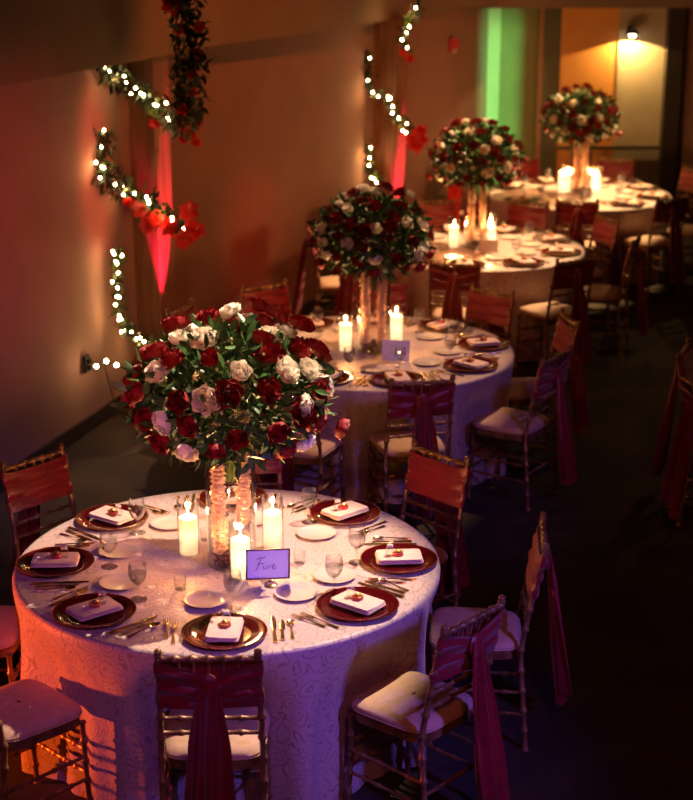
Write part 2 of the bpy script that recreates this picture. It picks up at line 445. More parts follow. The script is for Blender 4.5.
# ------------------------------------------------------------------ roses
def rose_mesh(name, m_, open_=1.0, seed=1):
    rnd = random.Random(seed); m = MB()
    # tight spiral bud
    def bud(u, v):
        a = u*4.2*pi; r_ = .004+.010*u; 
        return (r_*cos(a)*(1-.25*v), r_*sin(a)*(1-.25*v), .002+.034*v-.006*u*v)
    m.grid(bud, 36, 4)
    layers = [(3,.014,.038,.034,5),(4,.021,.040,.042,10),(5,.029,.041,.052,17),(5,.037,.041,.060,27),(6,.044,.039,.060,40)]
    for li, (n_, r_, L, W, tilt) in enumerate(layers):
        if open_ < .8 and li == 4: continue
        for k in range(n_):
            a = 2*pi*k/n_ + li*.9 + rnd.uniform(-.15,.15)
            t = R(tilt*open_*rnd.uniform(.85,1.15))
            M = Matrix.Rotation(a, 4, 'Z') @ Matrix.Translation((0, r_*.42, -.004-.002*li)) @ Matrix.Rotation(-t, 4, 'X')
            def f(u, v, L=L, W=W, li=li):
                x = (u-.5)*2; w_ = W*.5*(sin(pi*(.18+.70*v))**.6)*1.25
                y = r_*.55*(1-x*x*1.3)*sin(pi*min(1,v+.15)*.75) + (.28*L)*max(0,v-.62)**1.5*2
                return (x*w_, y, v*L - .004*x*x*v)
            m.grid(f, 6, 5, M)
    me = m.mesh(name, m_)
    return me
def leafshape(m, M, L=.05, W=.022):
    vs = []; fs = []; n_ = 5
    for i in range(n_):
        t = i/(n_-1); w_ = W*sin(pi*(t*.92+.04))**.8*.5; z = -.12*L*t*t
        vs += [(-w_, t*L, z+.15*w_), (0, t*L, z-.1*w_), (w_, t*L, z+.15*w_)]
    for i in range(n_-1):
        a = i*3
        fs += [(a,a+1,a+4,a+3),(a+1,a+2,a+5,a+4)]
    m.add(vs, fs, M)
ROSEW = [rose_mesh('white_rose_open', WHITE_ROSE, 1.0, 3), rose_mesh('white_rose_half', WHITE_ROSE, .72, 5)]
ROSER = [rose_mesh('red_rose_open', RED_ROSE, 1.0, 8), rose_mesh('red_rose_half', RED_ROSE, .72, 9)]
def orient(d, roll=0):
    q = Vector(d).normalized().to_track_quat('Z', 'Y')
    return q.to_matrix().to_4x4() @ Matrix.Rotation(roll, 4, 'Z')
def foliage_mesh(rad, seed, count=1700):
    rnd = random.Random(seed); m = MB(); f2 = MB()
    for i in range(count):
        z = rnd.uniform(-.95,1); a = rnd.uniform(0,2*pi); q = sqrt(1-z*z)
        d = Vector((q*cos(a), q*sin(a), z)); k = rnd.uniform(.45,1.0)
        p = Vector((d.x*rad[0]*k, d.y*rad[1]*k, d.z*rad[2]*k))
        dd = (d + Vector((rnd.gauss(0,.7), rnd.gauss(0,.7), rnd.gauss(.1,.6)))).normalized()
        M = Matrix.Translation(p) @ dd.to_track_quat('Y', 'Z').to_matrix().to_4x4() @ Matrix.Rotation(rnd.uniform(0,6), 4, 'Y')
        leafshape(m, M, rnd.uniform(.045,.08), rnd.uniform(.02,.036))
    for i in range(60):
        z = rnd.uniform(-.6,1); a = rnd.uniform(0,2*pi); q = sqrt(1-z*z); d = Vector((q*cos(a), q*sin(a), z))
        p0 = Vector((0,0,-rad[2]*.8)); p1 = Vector((d.x*rad[0], d.y*rad[1], d.z*rad[2]))*rnd.uniform(.85,1.03)
        m.tube([p0.lerp(p1,.3), p0.lerp(p1,.7)+Vector((0,0,.02)), p1], .0018, 4)
    return m
def buds_mesh(rad, seed, count=150):
    rnd = random.Random(seed); m = MB()
    for i in range(count):
        z = rnd.uniform(-.5,1); a = rnd.uniform(0,2*pi); q = sqrt(1-z*z); k = rnd.uniform(.92,1.03)
        s_ = rnd.uniform(.004,.008)
        M = Matrix.Translation((q*cos(a)*rad[0]*k, q*sin(a)*rad[1]*k, z*rad[2]*k))
        m.lathe([(.0002,-s_),(s_*.8,-s_*.5),(s_,.2*s_),(.0002,s_*1.4)], 6, M)
    return m
BUDM = mat('pale_green_bud', (.45,.5,.22), .5)
def rose_ball(center, rad, spec, label, seed, rs=1.0):
    rnd = random.Random(seed); root = empty('floral_arrangement', (center[0], center[1], center[2]-rad[2]))
    off = Vector((0,0,rad[2])); placed = []
    def put(kind, az, el, k, sc):
        sc *= rs
        a, e = R(az), R(el)
        d = Vector((cos(e)*cos(a), cos(e)*sin(a), sin(e)))
        p = Vector((d.x*rad[0], d.y*rad[1], d.z*rad[2]))*k + off
        nrm = Vector((d.x/rad[0], d.y/rad[1], d.z/rad[2])).normalized()
        nrm = (nrm + Vector((rnd.gauss(0,.2), rnd.gauss(0,.2), rnd.gauss(0,.2)))).normalized()
        me = (ROSEW if kind == 'W' else ROSER)[0 if rnd.random() < .6 else 1]
        o = bpy.data.objects.new('rose', me); COL.objects.link(o); o.parent = root
        o.matrix_local = Matrix.Translation(p - nrm*.018) @ orient(nrm, rnd.uniform(0,6)) @ Matrix.Diagonal((sc,sc,sc,1))
        if kind == 'W': o['label'] = 'ivory white rose'
        placed.append(d)
    for t in spec.split():
        k, rest = t[0], t[1:].split(',')
        put(k, float(rest[0]), float(rest[1]), min(1.27, float(rest[2])/100), rnd.uniform(.95,1.12)*(1.02 if k == 'W' else 1.04))
    tries = 0
    while len(placed) < 84 and tries < 4000:
        tries += 1
        z = rnd.uniform(-.75,.95); a = rnd.uniform(0,2*pi); q = sqrt(1-z*z); d = Vector((q*cos(a), q*sin(a), z))
        if d.y < -.15: continue
        if any((d-o).length < .30 for o in placed): continue
        put('W' if rnd.random() < .27 else 'R', math.degrees(a), math.degrees(math.asin(z)), 1, rnd.uniform(.9,1.1))
    m = foliage_mesh(rad, seed); tag(m.build('foliage', LEAF, root, loc=off), kind='stuff')
    tag(buds_mesh(rad, seed+5).build('filler_buds', BUDM, root, loc=off), kind='stuff')
    m = MB()
    for i in range(14):
        a = rnd.uniform(0,2*pi); r_ = rnd.uniform(.0,.05)
        m.tube([(r_*cos(a), r_*sin(a), .14), (r_*.7*cos(a+.4), r_*.7*sin(a+.4), -.02), (r_*.9*cos(a+1), r_*.9*sin(a+1), -.1)], .003, 5)
    tag(m.build('stems', STEM, root), kind='stuff')
    return tag(root, label, 'flower arrangement', 'rose balls on the tables')

B1 = "W92,71,115 W-126,70,100 W-164,62,100 W-140,35,100 W-76,40,100 W-98,18,100 W-39,35,100 W29,50,104 W-16,27,100 W3,5,100 W-35,3,100 W-21,-38,106 W-116,-35,100 W-126,-5,100 W63,67,105 W5,63,100 R93,70,101 R121,68,110 R152,57,112 R-166,47,100 R-100,51,100 R-136,47,100 R-85,23,100 R-59,24,100 R-28,65,100 R-44,52,100 R-114,15,100 R-149,12,100 R-137,-4,100 R-131,-25,100 R-108,-3,100 R-57,-12,100 R-81,-14,100 R-94,-27,100 R-28,-46,101 R-40,0,100 R-9,-20,101 R-10,-21,124 R-16,11,100 R-3,42,100 R16,33,110 R26,48,124 R39,59,123 R55,66,131 R47,62,106 R13,27,109"
B2 = "W122,74,120 W77,76,113 W19,56,124 W155,60,109 W-133,53,100 W-159,18,100 W-150,3,100 W-148,-19,100 W-115,3,100 W-86,26,100 W-45,30,100 W-14,22,100 W-87,-21,100 W-33,-22,100 W-17,-11,100 R45,72,128 R27,63,121 R141,69,112 R-138,77,100 R-86,65,100 R177,45,100 R-139,38,100 R-118,31,100 R-98,23,100 R-125,14,100 R-176,-11,103 R-166,-35,114 R-102,1,100 R-76,13,100 R-58,44,100 R-19,55,100 R9,38,105 R-5,34,100 R-3,2,103 R-47,3,100 R-11,-23,113 R-18,-41,118 R-25,-51,103 R-65,-19,100 R-87,-50,100 R-106,-28,100 R-132,-20,100 R-68,28,100"
B3 = "W-120,68,100 W-172,51,100 W141,72,118 W-154,23,100 W-130,-11,100 W-173,-36,108 W-83,25,100 W-56,44,100 W-24,18,100 W-45,-10,100 W-15,-34,107 W-78,-20,100 W39,75,120 R153,65,123 R89,80,118 R25,70,120 R165,47,112 R-79,69,100 R-124,30,100 R176,6,103 R-166,-16,100 R-115,10,100 R-88,5,100 R-98,38,100 R-60,9,100 R-9,42,100 R11,56,114 R-1,24,107 R-7,-4,109 R-30,1,100 R-107,-30,100 R-83,-42,100 R-135,-56,100 R-175,-31,126 R-56,-32,100 R-20,-46,110 R-14,-29,115 R-140,7,100 R-68,24,100"
B4 = "W-116,42,100 W-160,46,100 W63,81,102 W-97,4,100 W-68,9,100 W-58,45,100 W-145,2,100 W-124,-22,100 W-176,-44,101 W-75,-44,100 W-20,-45,101 W-14,-24,101 W174,-5,104 R122,79,121 R152,67,119 R36,78,122 R5,57,105 R169,22,103 R-167,36,100 R172,8,102 R-131,29,100 R-111,19,100 R-87,49,100 R-66,30,100 R-80,4,100 R-54,-1,100 R-27,12,100 R-16,-31,121 R-40,22,100 R-110,-13,100 R178,-23,102 R-98,-31,100 R-91,-54,100 R-28,-58,103 R-125,-51,100 R-132,-4,100 R-86,-18,100 R-67,-10,100"

# ------------------------------------------------------------------ tablecloth
ZT = .76; RT = .90
def tablecloth(c, dents, label, seed):
    rnd = random.Random(seed); ph = [rnd.uniform(0,6) for _ in range(5)]; NU = 288
    rings = []
    for r_ in (.02,.2,.4,.6,.75,.85,.88): rings.append(('t', r_))
    rings += [('e', t) for t in (0,.33,.66,1)]
    rings += [('s', t) for t in (.03,.07,.12,.18,.25,.33,.41,.5,.6,.7,.8,.9,1)]
    vs = []; uvs = []
    for kind, t in rings:
        for k in range(NU):
            a = 2*pi*k/NU
            if kind == 't': r_, z, L = t, ZT, t
            elif kind == 'e':
                q = t*pi/2; r_, z, L = .889+.017*sin(q), ZT-.017*(1-cos(q)), .885+.02*t
            else:
                z = (ZT-.017)*(1-t)+.004*t; L = .905+.74*t
                fold = .55*sin(15*a+ph[0]+.6*sin(3*a+ph[3]))+.35*sin(23*a+ph[1]+.8*sin(2*a+ph[4]))+.22*sin(37*a+ph[2])
                g = min(1, t*1.5)**1.2
                dent = 0
                for da, dr in dents:
                    w_ = (a-da+pi) % (2*pi)-pi
                    dent = max(dent, (.905-dr)*math.exp(-(abs(w_)/.30)**4))
                r_ = .906 + .026*g + .055*g*fold*(1-.5*min(1,dent*12)) - dent*sm(0,1,t/.36) - .028*g*min(1,dent*12)
            vs.append((r_*cos(a), r_*sin(a), z)); uvs.append((L*cos(a), L*sin(a)))
    fs = [tuple(range(NU))]
    for j in range(len(rings)-1):
        for k in range(NU):
            k2 = (k+1) % NU; fs.append((j*NU+k, (j+1)*NU+k, (j+1)*NU+k2, j*NU+k2))
    me = bpy.data.meshes.new('tablecloth'); me.from_pydata(vs, [], fs); me.update()
    ul = me.uv_layers.new(name='UVMap')
    for lp in me.loops: ul.data[lp.index].uv = uvs[lp.vertex_index]
    me.polygons.foreach_set('use_smooth', [True]*len(me.polygons)); me.materials.append(CLOTH)
    o = bpy.data.objects.new('tablecloth', me); COL.objects.link(o); o.location = (c[0], c[1], 0)
    tag(o, label, 'tablecloth', 'embroidered cloths on the round tables')

# ------------------------------------------------------------------ the four tables
CH = make_chair(); CHP = make_charger(); NAP = make_napkin(); FAV = make_favor(); BRD = make_bread(); GOB = make_goblet()
FK1 = make_fork('dinner_fork', .20); FK2 = make_fork('salad_fork', .17); KN1 = make_knife('dinner_knife', .24); KN2 = make_knife('butter_knife', .18); SPN = make_spoon(); TUM = make_tumbler()
CND = make_candle(); HUR = make_hurricane(); VAS = make_vase()

# table: centre, ordinal words, [(angle, r of the chair back, place words)], settings detail, has
T = [
 dict(c=(-.506,6.33), w='nearest table', ch=[(-89,1.23,'front centre place'),(-43,1.33,'front right place'),(-3,1.34,'right-hand place'),(45,1.35,'back right place'),(90,1.32,'back place behind the vase'),(138,1.33,'back left place'),(182,1.36,'left-hand place'),(226,1.37,'front left place')]),
 dict(c=(.15,9.75), w='second table', ch=[(-112,1.36,'front left place'),(-78,1.27,'front centre place'),(-34,1.30,'front right place'),(7,1.29,'right-hand place'),(48,1.27,'back right place'),(86,1.3,'back place behind the vase'),(123,1.32,'back left place'),(160,1.32,'left-hand place')]),
 dict(c=(1.045,12.93), w='third table', ch=[(-100,1.38,'front centre place'),(-62,1.40,'front right place'),(-20,1.33,'right-hand place'),(22,1.26,'back right place'),(64,1.32,'back place right of the vase'),(101,1.32,'back place behind the vase'),(142,1.32,'back left place'),(182,1.36,'left-hand place'),(222,1.36,'front left place')]),
 dict(c=(2.25,15.5), w='farthest table', ch=[(-98,1.32,'front centre place'),(-58,1.34,'front right place'),(-18,1.36,'right-hand place'),(22,1.32,'back right place'),(64,1.32,'back place right of the vase'),(108,1.32,'back place behind the vase'),(150,1.32,'back left place'),(216,1.33,'front left place')]),
]
CARDZ = {}
for ti, t in enumerate(T):
    cx, cy = t['c']; dents = []
    for ang, rb, pw in t['ch']:
        a = R(ang); rs = rb-.29
        jit = R(random.uniform(-2.5,2.5))
        inst(CH, (cx+rs*cos(a), cy+rs*sin(a), 0), a+pi/2+jit, 'gold chair with maroon sash, %s of the %s' % (pw, t['w']), 'chair', 'chiavari chairs around the %s' % t['w'])
        dents.append((a % (2*pi), rs-.2-.035))
    tablecloth(t['c'], dents, {'nearest table':'blush embroidered floor-length cloth on the nearest round table, orange-lit at left', 'second table':'blush embroidered floor-length cloth on the second round table from the front', 'third table':'blush floor-length cloth on the third round table from the front', 'farthest table':'blush floor-length cloth on the farthest round table, by the back wall'}[t['w']], 40+ti)
    simple = ti >= 2
    for pi_, (ang, rb, pw) in enumerate(t['ch']):
        ang2 = ang + (2 if ti == 0 else 0); a = R(ang2); rz = a+pi/2
        ix, iy = -cos(a), -sin(a); rx, ry = iy, -ix
        where = 'at the %s of the %s' % (pw, t['w'])
        def P(r_, s_, z=0): return (cx+r_*cos(a)+rx*s_, cy+r_*sin(a)+ry*s_, ZT+.001+z)
        j = lambda q=.012: random.uniform(-q, q)
        inst(CHP, P(.73, 0), rz, 'dark red charger plate '+where, 'plate', 'charger plates on the '+t['w'])
        nj = R(random.uniform(-14,8))
        inst(NAP, P(.73, 0, .0165), rz+nj, 'folded blush napkin '+where, 'napkin', 'folded napkins on the '+t['w'])
        inst(FAV, P(.725, j(.008), .0345), rz+nj, 'small red favour jar '+where, 'favour', 'favours on the '+t['w'])
        bs = {0:-.08,1:-.07,2:-.17,3:-.07,5:-.13,7:-.15}.get(pi_, -.12) if ti == 0 else -.11+j(.03)
        br = {0:.42,1:.46,2:.46,3:.47,5:.49,7:.47}.get(pi_, .47) if ti == 0 else .47
        inst(BRD, P(br, bs), rz, 'white bread plate '+where, 'plate', 'bread plates on the '+t['w'])
        gs = {0:.03,1:.05,2:-.01,3:.06,5:.03,6:.03,7:.02}.get(pi_, .05) if ti == 0 else .06+j(.02)
        gr = {0:.49,1:.56,2:.55,3:.56,5:.53,6:.50,7:.52}.get(pi_, .54) if ti == 0 else .54+j(.02)
        inst(GOB, P(gr, gs), rz, 'clear stemmed water goblet '+where, 'glass', 'water goblets on the '+t['w'])
        inst(FK1, P(.70, -.195), rz+R(j(3)), 'gold dinner fork '+where, 'fork', 'forks on the '+t['w'])
        if not simple: inst(FK2, P(.67, -.225), rz+R(j(4)), 'shorter outer gold salad fork '+where, 'fork', 'forks on the '+t['w'])
        inst(KN1, P(.69, .190), rz+R(j(3)), 'gold dinner knife '+where, 'knife', 'knives on the '+t['w'])
        if not simple:
            inst(KN2, P(.70, .222), rz+R(j(3)), 'short outer gold butter knife '+where, 'knife', 'knives on the '+t['w'])
            inst(SPN, P(.70, .258), rz+R(j(3)), 'gold teaspoon '+where, 'spoon', 'teaspoons on the '+t['w'])
    inst(VAS, (cx+.02, cy-.02, ZT+.001), R(8*ti), 'tall clear cylinder vase with blush petal strands on the '+t['w'], 'vase', 'petal-filled cylinder vases')
    cs = [((-.174,.08),'left of'),((.066,-.17),'in front of'),((.186,.14),'right of')] if ti == 0 else [((-.155,-.02),'left of'),((.17,.20),'behind and right of'),((.10,-.03),'right of')]
    if ti == 1: cs = cs[:2]
    if ti == 2: cs = [((-.165,.0),'left of'),((.15,.17),'behind and right of'),((.135,-.03),'right of')]
    if ti == 3: cs = [((-.14,.06),'left of'),((.19,.07),'right of'),((-.10,.16),'behind')]
    for (dx, dy), w_ in cs:
        inst(CND, (cx+dx, cy+dy, ZT+.006), 0, 'lit ivory pillar candle %s the vase on the %s' % (w_, t['w']), 'candle', 'lit pillar candles')
        inst(HUR, (cx+dx, cy+dy, ZT+.001), 0, 'clear hurricane glass around the candle %s the vase on the %s' % (w_, t['w']), 'candle holder', 'hurricane glasses')
        for nm, z, e, rr in (('candle_light', .185, 18.0, .012), ('wax_glow_helper', .09, 9, .012)):  # second lamp is added inside the hollow wax to make the pillar glow
            L = bpy.data.lights.new(nm, 'POINT'); L.energy = e; L.color = (1,.42,.13) if nm == 'candle_light' else (1,.80,.56); L.shadow_soft_size = rr
            o = bpy.data.objects.new(nm, L); COL.objects.link(o); o.location = (cx+dx, cy+dy, ZT+.006+z)
for (x, y, w_) in ((-.68,6.03,'left front of the vase'),(-.20,6.30,'right of the framed card'),(-.62,6.56,'behind the left candle')):
    inst(TUM, (x, y, ZT+.001), 0, 'short clear tumbler on the nearest table, '+w_, 'glass', 'short tumblers on the nearest table')
rose_ball((-.49,6.3,1.52), (.42,.42,.29), B1, 'large ball of red and ivory roses on the nearest vase', 11)
rose_ball((.155,9.75,1.49), (.36,.36,.25), B2, 'ball of red and ivory roses on the second vase from the front', 12, .84)
rose_ball((1.045,12.93,1.5), (.36,.36,.25), B3, 'ball of red and ivory roses on the third vase from the front', 13, .84)
rose_ball((2.25,15.5,1.5), (.36,.36,.25), B4, 'ball of red and ivory roses on the farthest vase by the back wall', 14, .84)

# two chairs of the next table at the right
for (x, y, a, lb) in ((2.0,9.17,159,'at the right edge, farther of the pair turned away'),(1.93,8.46,199,'at the right edge, nearer of the pair')):
    aa = R(a)
    inst(CH, (x-.29*cos(aa), y-.29*sin(aa), 0), aa+pi/2, 'gold chair with maroon sash '+lb, 'chair', 'chairs at the right edge')

# table number cards
def card(loc, rz, tilt, roll, w_, h_, text, label, framed=True):
    root = empty('table_number_card', loc); root.rotation_euler = (tilt, roll, rz)
    m = MB()
    f = .006
    for cx_, cz_, dx, dz in ((0,h_-f/2,w_,f),(0,f/2,w_,f),(-w_/2+f/2,h_/2,f,h_),(w_/2-f/2,h_/2,f,h_)): m.box((cx_,0,cz_), (dx,.008,dz))
    m.build('frame', FRAMEM if framed else CARD, root, smooth=False)
    m = MB(); m.box((0,.001,h_/2), (w_-2*f,.003,h_-2*f)); m.build('card', CARD, root, smooth=False)
    m = MB(); m.box((0,.035,h_*.35), (.04,.004,h_*.75)); m.build('easel_back', FRAMEM, root, smooth=False)
    if text:
        k = h_/.12; mm = MB()
        for st in text:
            mm.tube([(x*k*1.35, -.0015, (.062+(z-.062)*1.35)*k) for x, z in st], .0012*k, 5)
        mm.build('lettering', INK, root)
    return tag(root, label, 'sign')
FIVE = [[(-.038,.042),(-.032,.050),(-.027,.062),(-.022,.076),(-.020,.080)],[(-.034,.074),(-.026,.080),(-.014,.079),(-.008,.082)],[(-.032,.061),(-.022,.063),(-.014,.062)],
        [(-.012,.056),(-.014,.047),(-.010,.045),(-.007,.049)],[(-.010,.064),(-.009,.066)],[(-.004,.057),(-.001,.046),(.006,.058)],
        [(.011,.051),(.019,.053),(.021,.057),(.017,.060),(.012,.055),(.013,.047),(.018,.045),(.025,.050)]]
card((-.325,6.10,ZT+.016), R(14), R(-14), R(4), .185, .125, FIVE, 'purple-lit framed card reading Five in script, on the nearest table')
SIX = [[(-.012,.074),(-.018,.078),(-.022,.070),(-.014,.062),(-.016,.050),(-.024,.050)],[(-.006,.048),(-.004,.062)],[(-.002,.068),(-.001,.069)],[(.002,.062),(.014,.048)],[(.002,.048),(.014,.062)]]
card((.30,9.46,ZT+.004), R(-10), R(-14), 0, .17, .13, SIX, 'violet-lit number card beside the candles on the second table', False)
card((1.15,12.71,ZT+.004), R(-4), R(-14), 0, .15, .10, None, 'small white card in front of the vase on the third table', False)
card((2.30,15.30,ZT+.004), R(0), R(-14), 0, .13, .09, None, 'small white card in front of the vase on the farthest table', False)
# small pink holder under the framed card
m = MB(); m.lathe([(.001,0),(.026,0),(.028,.006),(.02,.012),(.001,.013)], 20, Matrix.Translation((-.31,6.07,ZT+.001)))
tag(m.build('card_base', GOLD), 'low round gold rest under the framed Five card', 'card holder')

# ------------------------------------------------------------------ setting
def struct(name, m_, mt, smooth=False): return tag(m_.build(name, mt, smooth=smooth), kind='structure')
m = MB(); m.box((2,9.5,-.05), (16,24,.1)); struct('floor', m, CARPET)
def wall_seg(name, p, q, z0, z1, mt, th=.12):
    (x0,y0),(x1,y1) = p, q; dx, dy = x1-x0, y1-y0; L = math.hypot(dx,dy); nx, ny = -dy/L, dx/L     # thickness goes to the left of p->q
    vs = [(x0,y0,z0),(x1,y1,z0),(x1+nx*th,y1+ny*th,z0),(x0+nx*th,y0+ny*th,z0),(x0,y0,z1),(x1,y1,z1),(x1+nx*th,y1+ny*th,z1),(x0+nx*th,y0+ny*th,z1)]
    return MB().add(vs, [(0,3,2,1),(4,5,6,7),(0,1,5,4),(1,2,6,5),(2,3,7,6),(3,0,4,7)])
W0, W1, W2, W3 = (-3.1,6.0), (-1.46,11.4), (.37,15.2), (1.51,17.5)
ZW = 3.7
struct('wall_left', wall_seg('', W0, W1, 0, ZW, WALLP), WALLP)
struct('wall_left_middle', wall_seg('', W1, W2, 0, ZW, WALLP), WALLP)
struct('wall_left_far', wall_seg('', W2, W3, 0, ZW, WALLP), WALLP)
for nm, a, b_ in (('baseboard_left', W0, W1),('baseboard_middle', W1, W2),('baseboard_far', W2, W3)):
    L = math.hypot(b_[0]-a[0], b_[1]-a[1]); nx, ny = (b_[1]-a[1])/L*.015, -(b_[0]-a[0])/L*.015
    struct(nm, wall_seg('', (a[0]+nx,a[1]+ny), (b_[0]+nx,b_[1]+ny), 0, .11, BASEM, .015), BASEM)
# soffit fascia along the left walls
bk = [(-3.0,6.3),(-1.97,9.23),(-1.5,10.57),(-.94,12.15),(.24,14.5),(1.14,16.6),(1.62,17.3)]
wl = [(-3.4,6.1),(-2.15,9.35),(-1.66,10.75),(-1.2,11.95),(.03,14.5),(1.05,16.6),(1.45,17.4)]
m = MB()
vs = []; fs = []
for (x, y), (u_, v_) in zip(bk, wl): vs += [(x,y,2.45),(x,y,ZW),(u_,v_,2.45),(u_,v_,ZW)]
for i in range(len(bk)-1):
    a = i*4; b_ = a+4
    fs += [(a,b_,b_+1,a+1),(a+2,b_+2,b_,a),(a+1,b_+1,b_+3,a+3)]
m.add(vs, fs); struct('trim_1', m, FASCIA)
# back wall panels (zigzag partition) at y about 17.5
Z2 = 2.42
OLIVE_DIM = noise_color(mat('olive_panel_dimmed', rough=.7), (.20,.19,.09), (.23,.22,.10), 4)  # paint darkened to stand in for weaker green light on this panel
m = wall_seg('', (1.66,17.62), (2.06,17.50), 0, Z2, OLIVE_DIM); struct('wall_back_left', m, OLIVE_DIM)
m = wall_seg('', (1.51,17.48), (1.66,17.62), 0, Z2, PANEL); struct('wall_back_jamb', m, PANEL)
m = MB(); m.box((2.075,17.47,Z2/2), (.05,.10,Z2)); struct('trim_2', m, noise_color(mat('brown_post', rough=.5), (.25,.13,.06), (.3,.17,.08), 5))
m = MB(); m.box((2.20,17.56,Z2/2), (.24,.06,Z2)); struct('wall_back_pier', m, DARKG)
ORP = noise_color(mat('ochre_panel', rough=.7), (.60,.27,.06), (.64,.30,.07), 4)
m = wall_seg('', (2.30,17.50), (2.92,17.50), 0, Z2, ORP); struct('wall_back_centre', m, ORP)
m = wall_seg('', (2.92,17.52), (3.42,17.52), 0, Z2, PANEL); struct('wall_back_right', m, PANEL)
m = MB(); m.box((2.86,17.485,.92), (1.12,.03,.035)); struct('trim_3', m, TRIM)
m = MB(); m.box((2.92,17.49,Z2/2), (.025,.03,Z2)); struct('trim_4', m, PANEL)
m = MB(); m.box((3.50,17.45,Z2/2), (.17,.16,Z2)); struct('trim_5', m, TRIM)
m = wall_seg('', (3.60,17.5), (5.8,17.1), 0, Z2, WALLP); struct('wall_right', m, WALLP)
m = MB(); m.box((3.7,17.36,3.06), (4.6,.3,1.28)); struct('trim_6', m, FASCIA)

# wood columns
def column(P0, nrm, wd, w_, label):
    nx, ny = nrm; root = empty('wood_column', (P0[0]+nx*w_/2+wd[0]*w_/2, P0[1]+ny*w_/2+wd[1]*w_/2, 0), math.atan2(ny, nx))
    m = MB(); b_ = .008
    h_ = w_/2
    prof = [(h_-b_,h_),(h_,h_-b_),(h_,-h_+b_),(h_-b_,-h_),(-h_,-h_),(-h_,h_)]
    vs = [(x,y,z) for z in (0,2.449) for x, y in prof]; n_ = 6
    m.add(vs, [(i,(i+1)%n_,n_+(i+1)%n_,n_+i)[::-1] for i in range(n_)]+[tuple(range(n_)),tuple(range(n_,2*n_))[::-1]])
    m.build('shaft', PINE, root, smooth=False)
    m = MB(); m.box((.004,0,.06), (w_+.02,w_+.02,.12)); m.build('plinth', PINE, root, smooth=False)
    return tag(root, label, 'column')
column((-1.565,11.24), (.947,-.32), (.32,.947), .25, 'knotty wood column wrapped in lit garland against the left wall')
column((.25,14.95), (.89,-.45), (.45,.89), .23, 'wood column lit pink from below, behind the third table')

# ------------------------------------------------------------------ garlands with poinsettias, string lights
def spline(pts, n_=60):
    pts = [Vector(p) for p in pts]; out = []
    P_ = [pts[0]]+pts+[pts[-1]]
    seg = len(pts)-1
    for i in range(seg):
        a, b_, c_, d = P_[i:i+4]; k = max(2, n_//seg)
        for j in range(k):
            t = j/k
            out.append(.5*((2*b_)+(c_-a)*t+(2*a-5*b_+4*c_-d)*t*t+(3*b_-a-3*c_+d)*t**3))
    out.append(pts[-1]); return out
def poin_mesh(sc=1.0, seed=0):
    rnd = random.Random(seed); m = MB()
    for ly, (n_, L, W, t) in enumerate(((6,.085,.066,12),(5,.062,.052,32),(4,.038,.032,55))):
        for k in range(n_):
            M = Matrix.Rotation(2*pi*k/n_+ly*.5+rnd.uniform(-.15,.15), 4, 'Z') @ Matrix.Translation((0,.004,.004*ly)) @ Matrix.Rotation(R(t), 4, 'X')
            leafshape(m, M, L*sc, W*sc)
    return m
POIN_ME = [poin_mesh(1.0,1).mesh('poinsettia_bloom', POIN), poin_mesh(.7,2).mesh('poinsettia_small', POIN)]
def garland(paths, label, seed, blooms, thick=.05, leafn=120, big=1.0):
    rnd = random.Random(seed); root = empty('garland', paths[0][0]); off = Vector(paths[0][0])
    m = MB(); w_ = MB()
    for p in paths:
        sp = [q-off for q in spline(p, 50)]
        w_.tube(sp, .006, 5)
        nl = int(leafn*sum((sp[i+1]-sp[i]).length for i in range(len(sp)-1)))
        for i in range(nl):
            q = rnd.choice(sp) + Vector([max(-.7,min(.7,rnd.gauss(0,.42)))*thick for _ in range(3)])
            d = Vector([rnd.gauss(0,1) for _ in range(3)]).normalized()
            leafshape(m, Matrix.Translation(q) @ d.to_track_quat('Y','Z').to_matrix().to_4x4(), rnd.uniform(.04,.075)*big, rnd.uniform(.02,.034)*big)
    w_.build('vine', WIRE, root); tag(m.build('leaves', LEAFD, root), kind='stuff')
    for (x, y, z, s_) in blooms:
        o = bpy.data.objects.new('poinsettia', POIN_ME[0 if s_ >= 1 else 1]); COL.objects.link(o); o.parent = root
        d = Vector((rnd.gauss(.1,.35), -1, rnd.gauss(.25,.35)))
        k = min(1.1, max(.65, s_*.85))
        o.matrix_local = Matrix.Translation(Vector((x,y,z))-off) @ orient(d, rnd.uniform(0,6)) @ Matrix.Diagonal((k,k,k,1))
    return tag(root, label, 'garland')
def lights(paths, label, seed, per, wire=True, nl=2, en=2.0, r_=.0095):
    rnd = random.Random(seed); root = empty('string_lights', paths[0][0]); off = Vector(paths[0][0])
    bm_ = MB(); bm_.lathe([(.0003,-r_),(r_*.7,-r_*.7),(r_,0),(r_*.7,r_*.7),(.0003,r_*1.2)], 8); me = bm_.mesh('bulb', BULB)
    w_ = MB()
    for p, n_ in zip(paths, per):
        sp = spline(p, 60); w_.tube([q-off+Vector((.01,-.01,0)) for q in sp], .0022, 4)
        for i in range(n_):
            q = sp[min(len(sp)-1, int((i+.5)/n_*len(sp)+rnd.uniform(-1.5,1.5)))] + Vector((rnd.gauss(0,.022), -.045+rnd.gauss(0,.01), rnd.gauss(0,.025)))
            o = bpy.data.objects.new('bulb', me); COL.objects.link(o); o.parent = root; o.location = q-off
        for i in range(nl):
            q = sp[int((i+.5)/nl*len(sp))]+Vector((.0,-.09,.0))
            L = bpy.data.lights.new('bulb_light', 'POINT'); L.energy = en; L.color = (1,.55,.16); L.shadow_soft_size = .03
            o = bpy.data.objects.new('bulb_light', L); COL.objects.link(o); o.location = q
    w_.build('wire', WIRE, root)
    return tag(root, label, 'string lights')
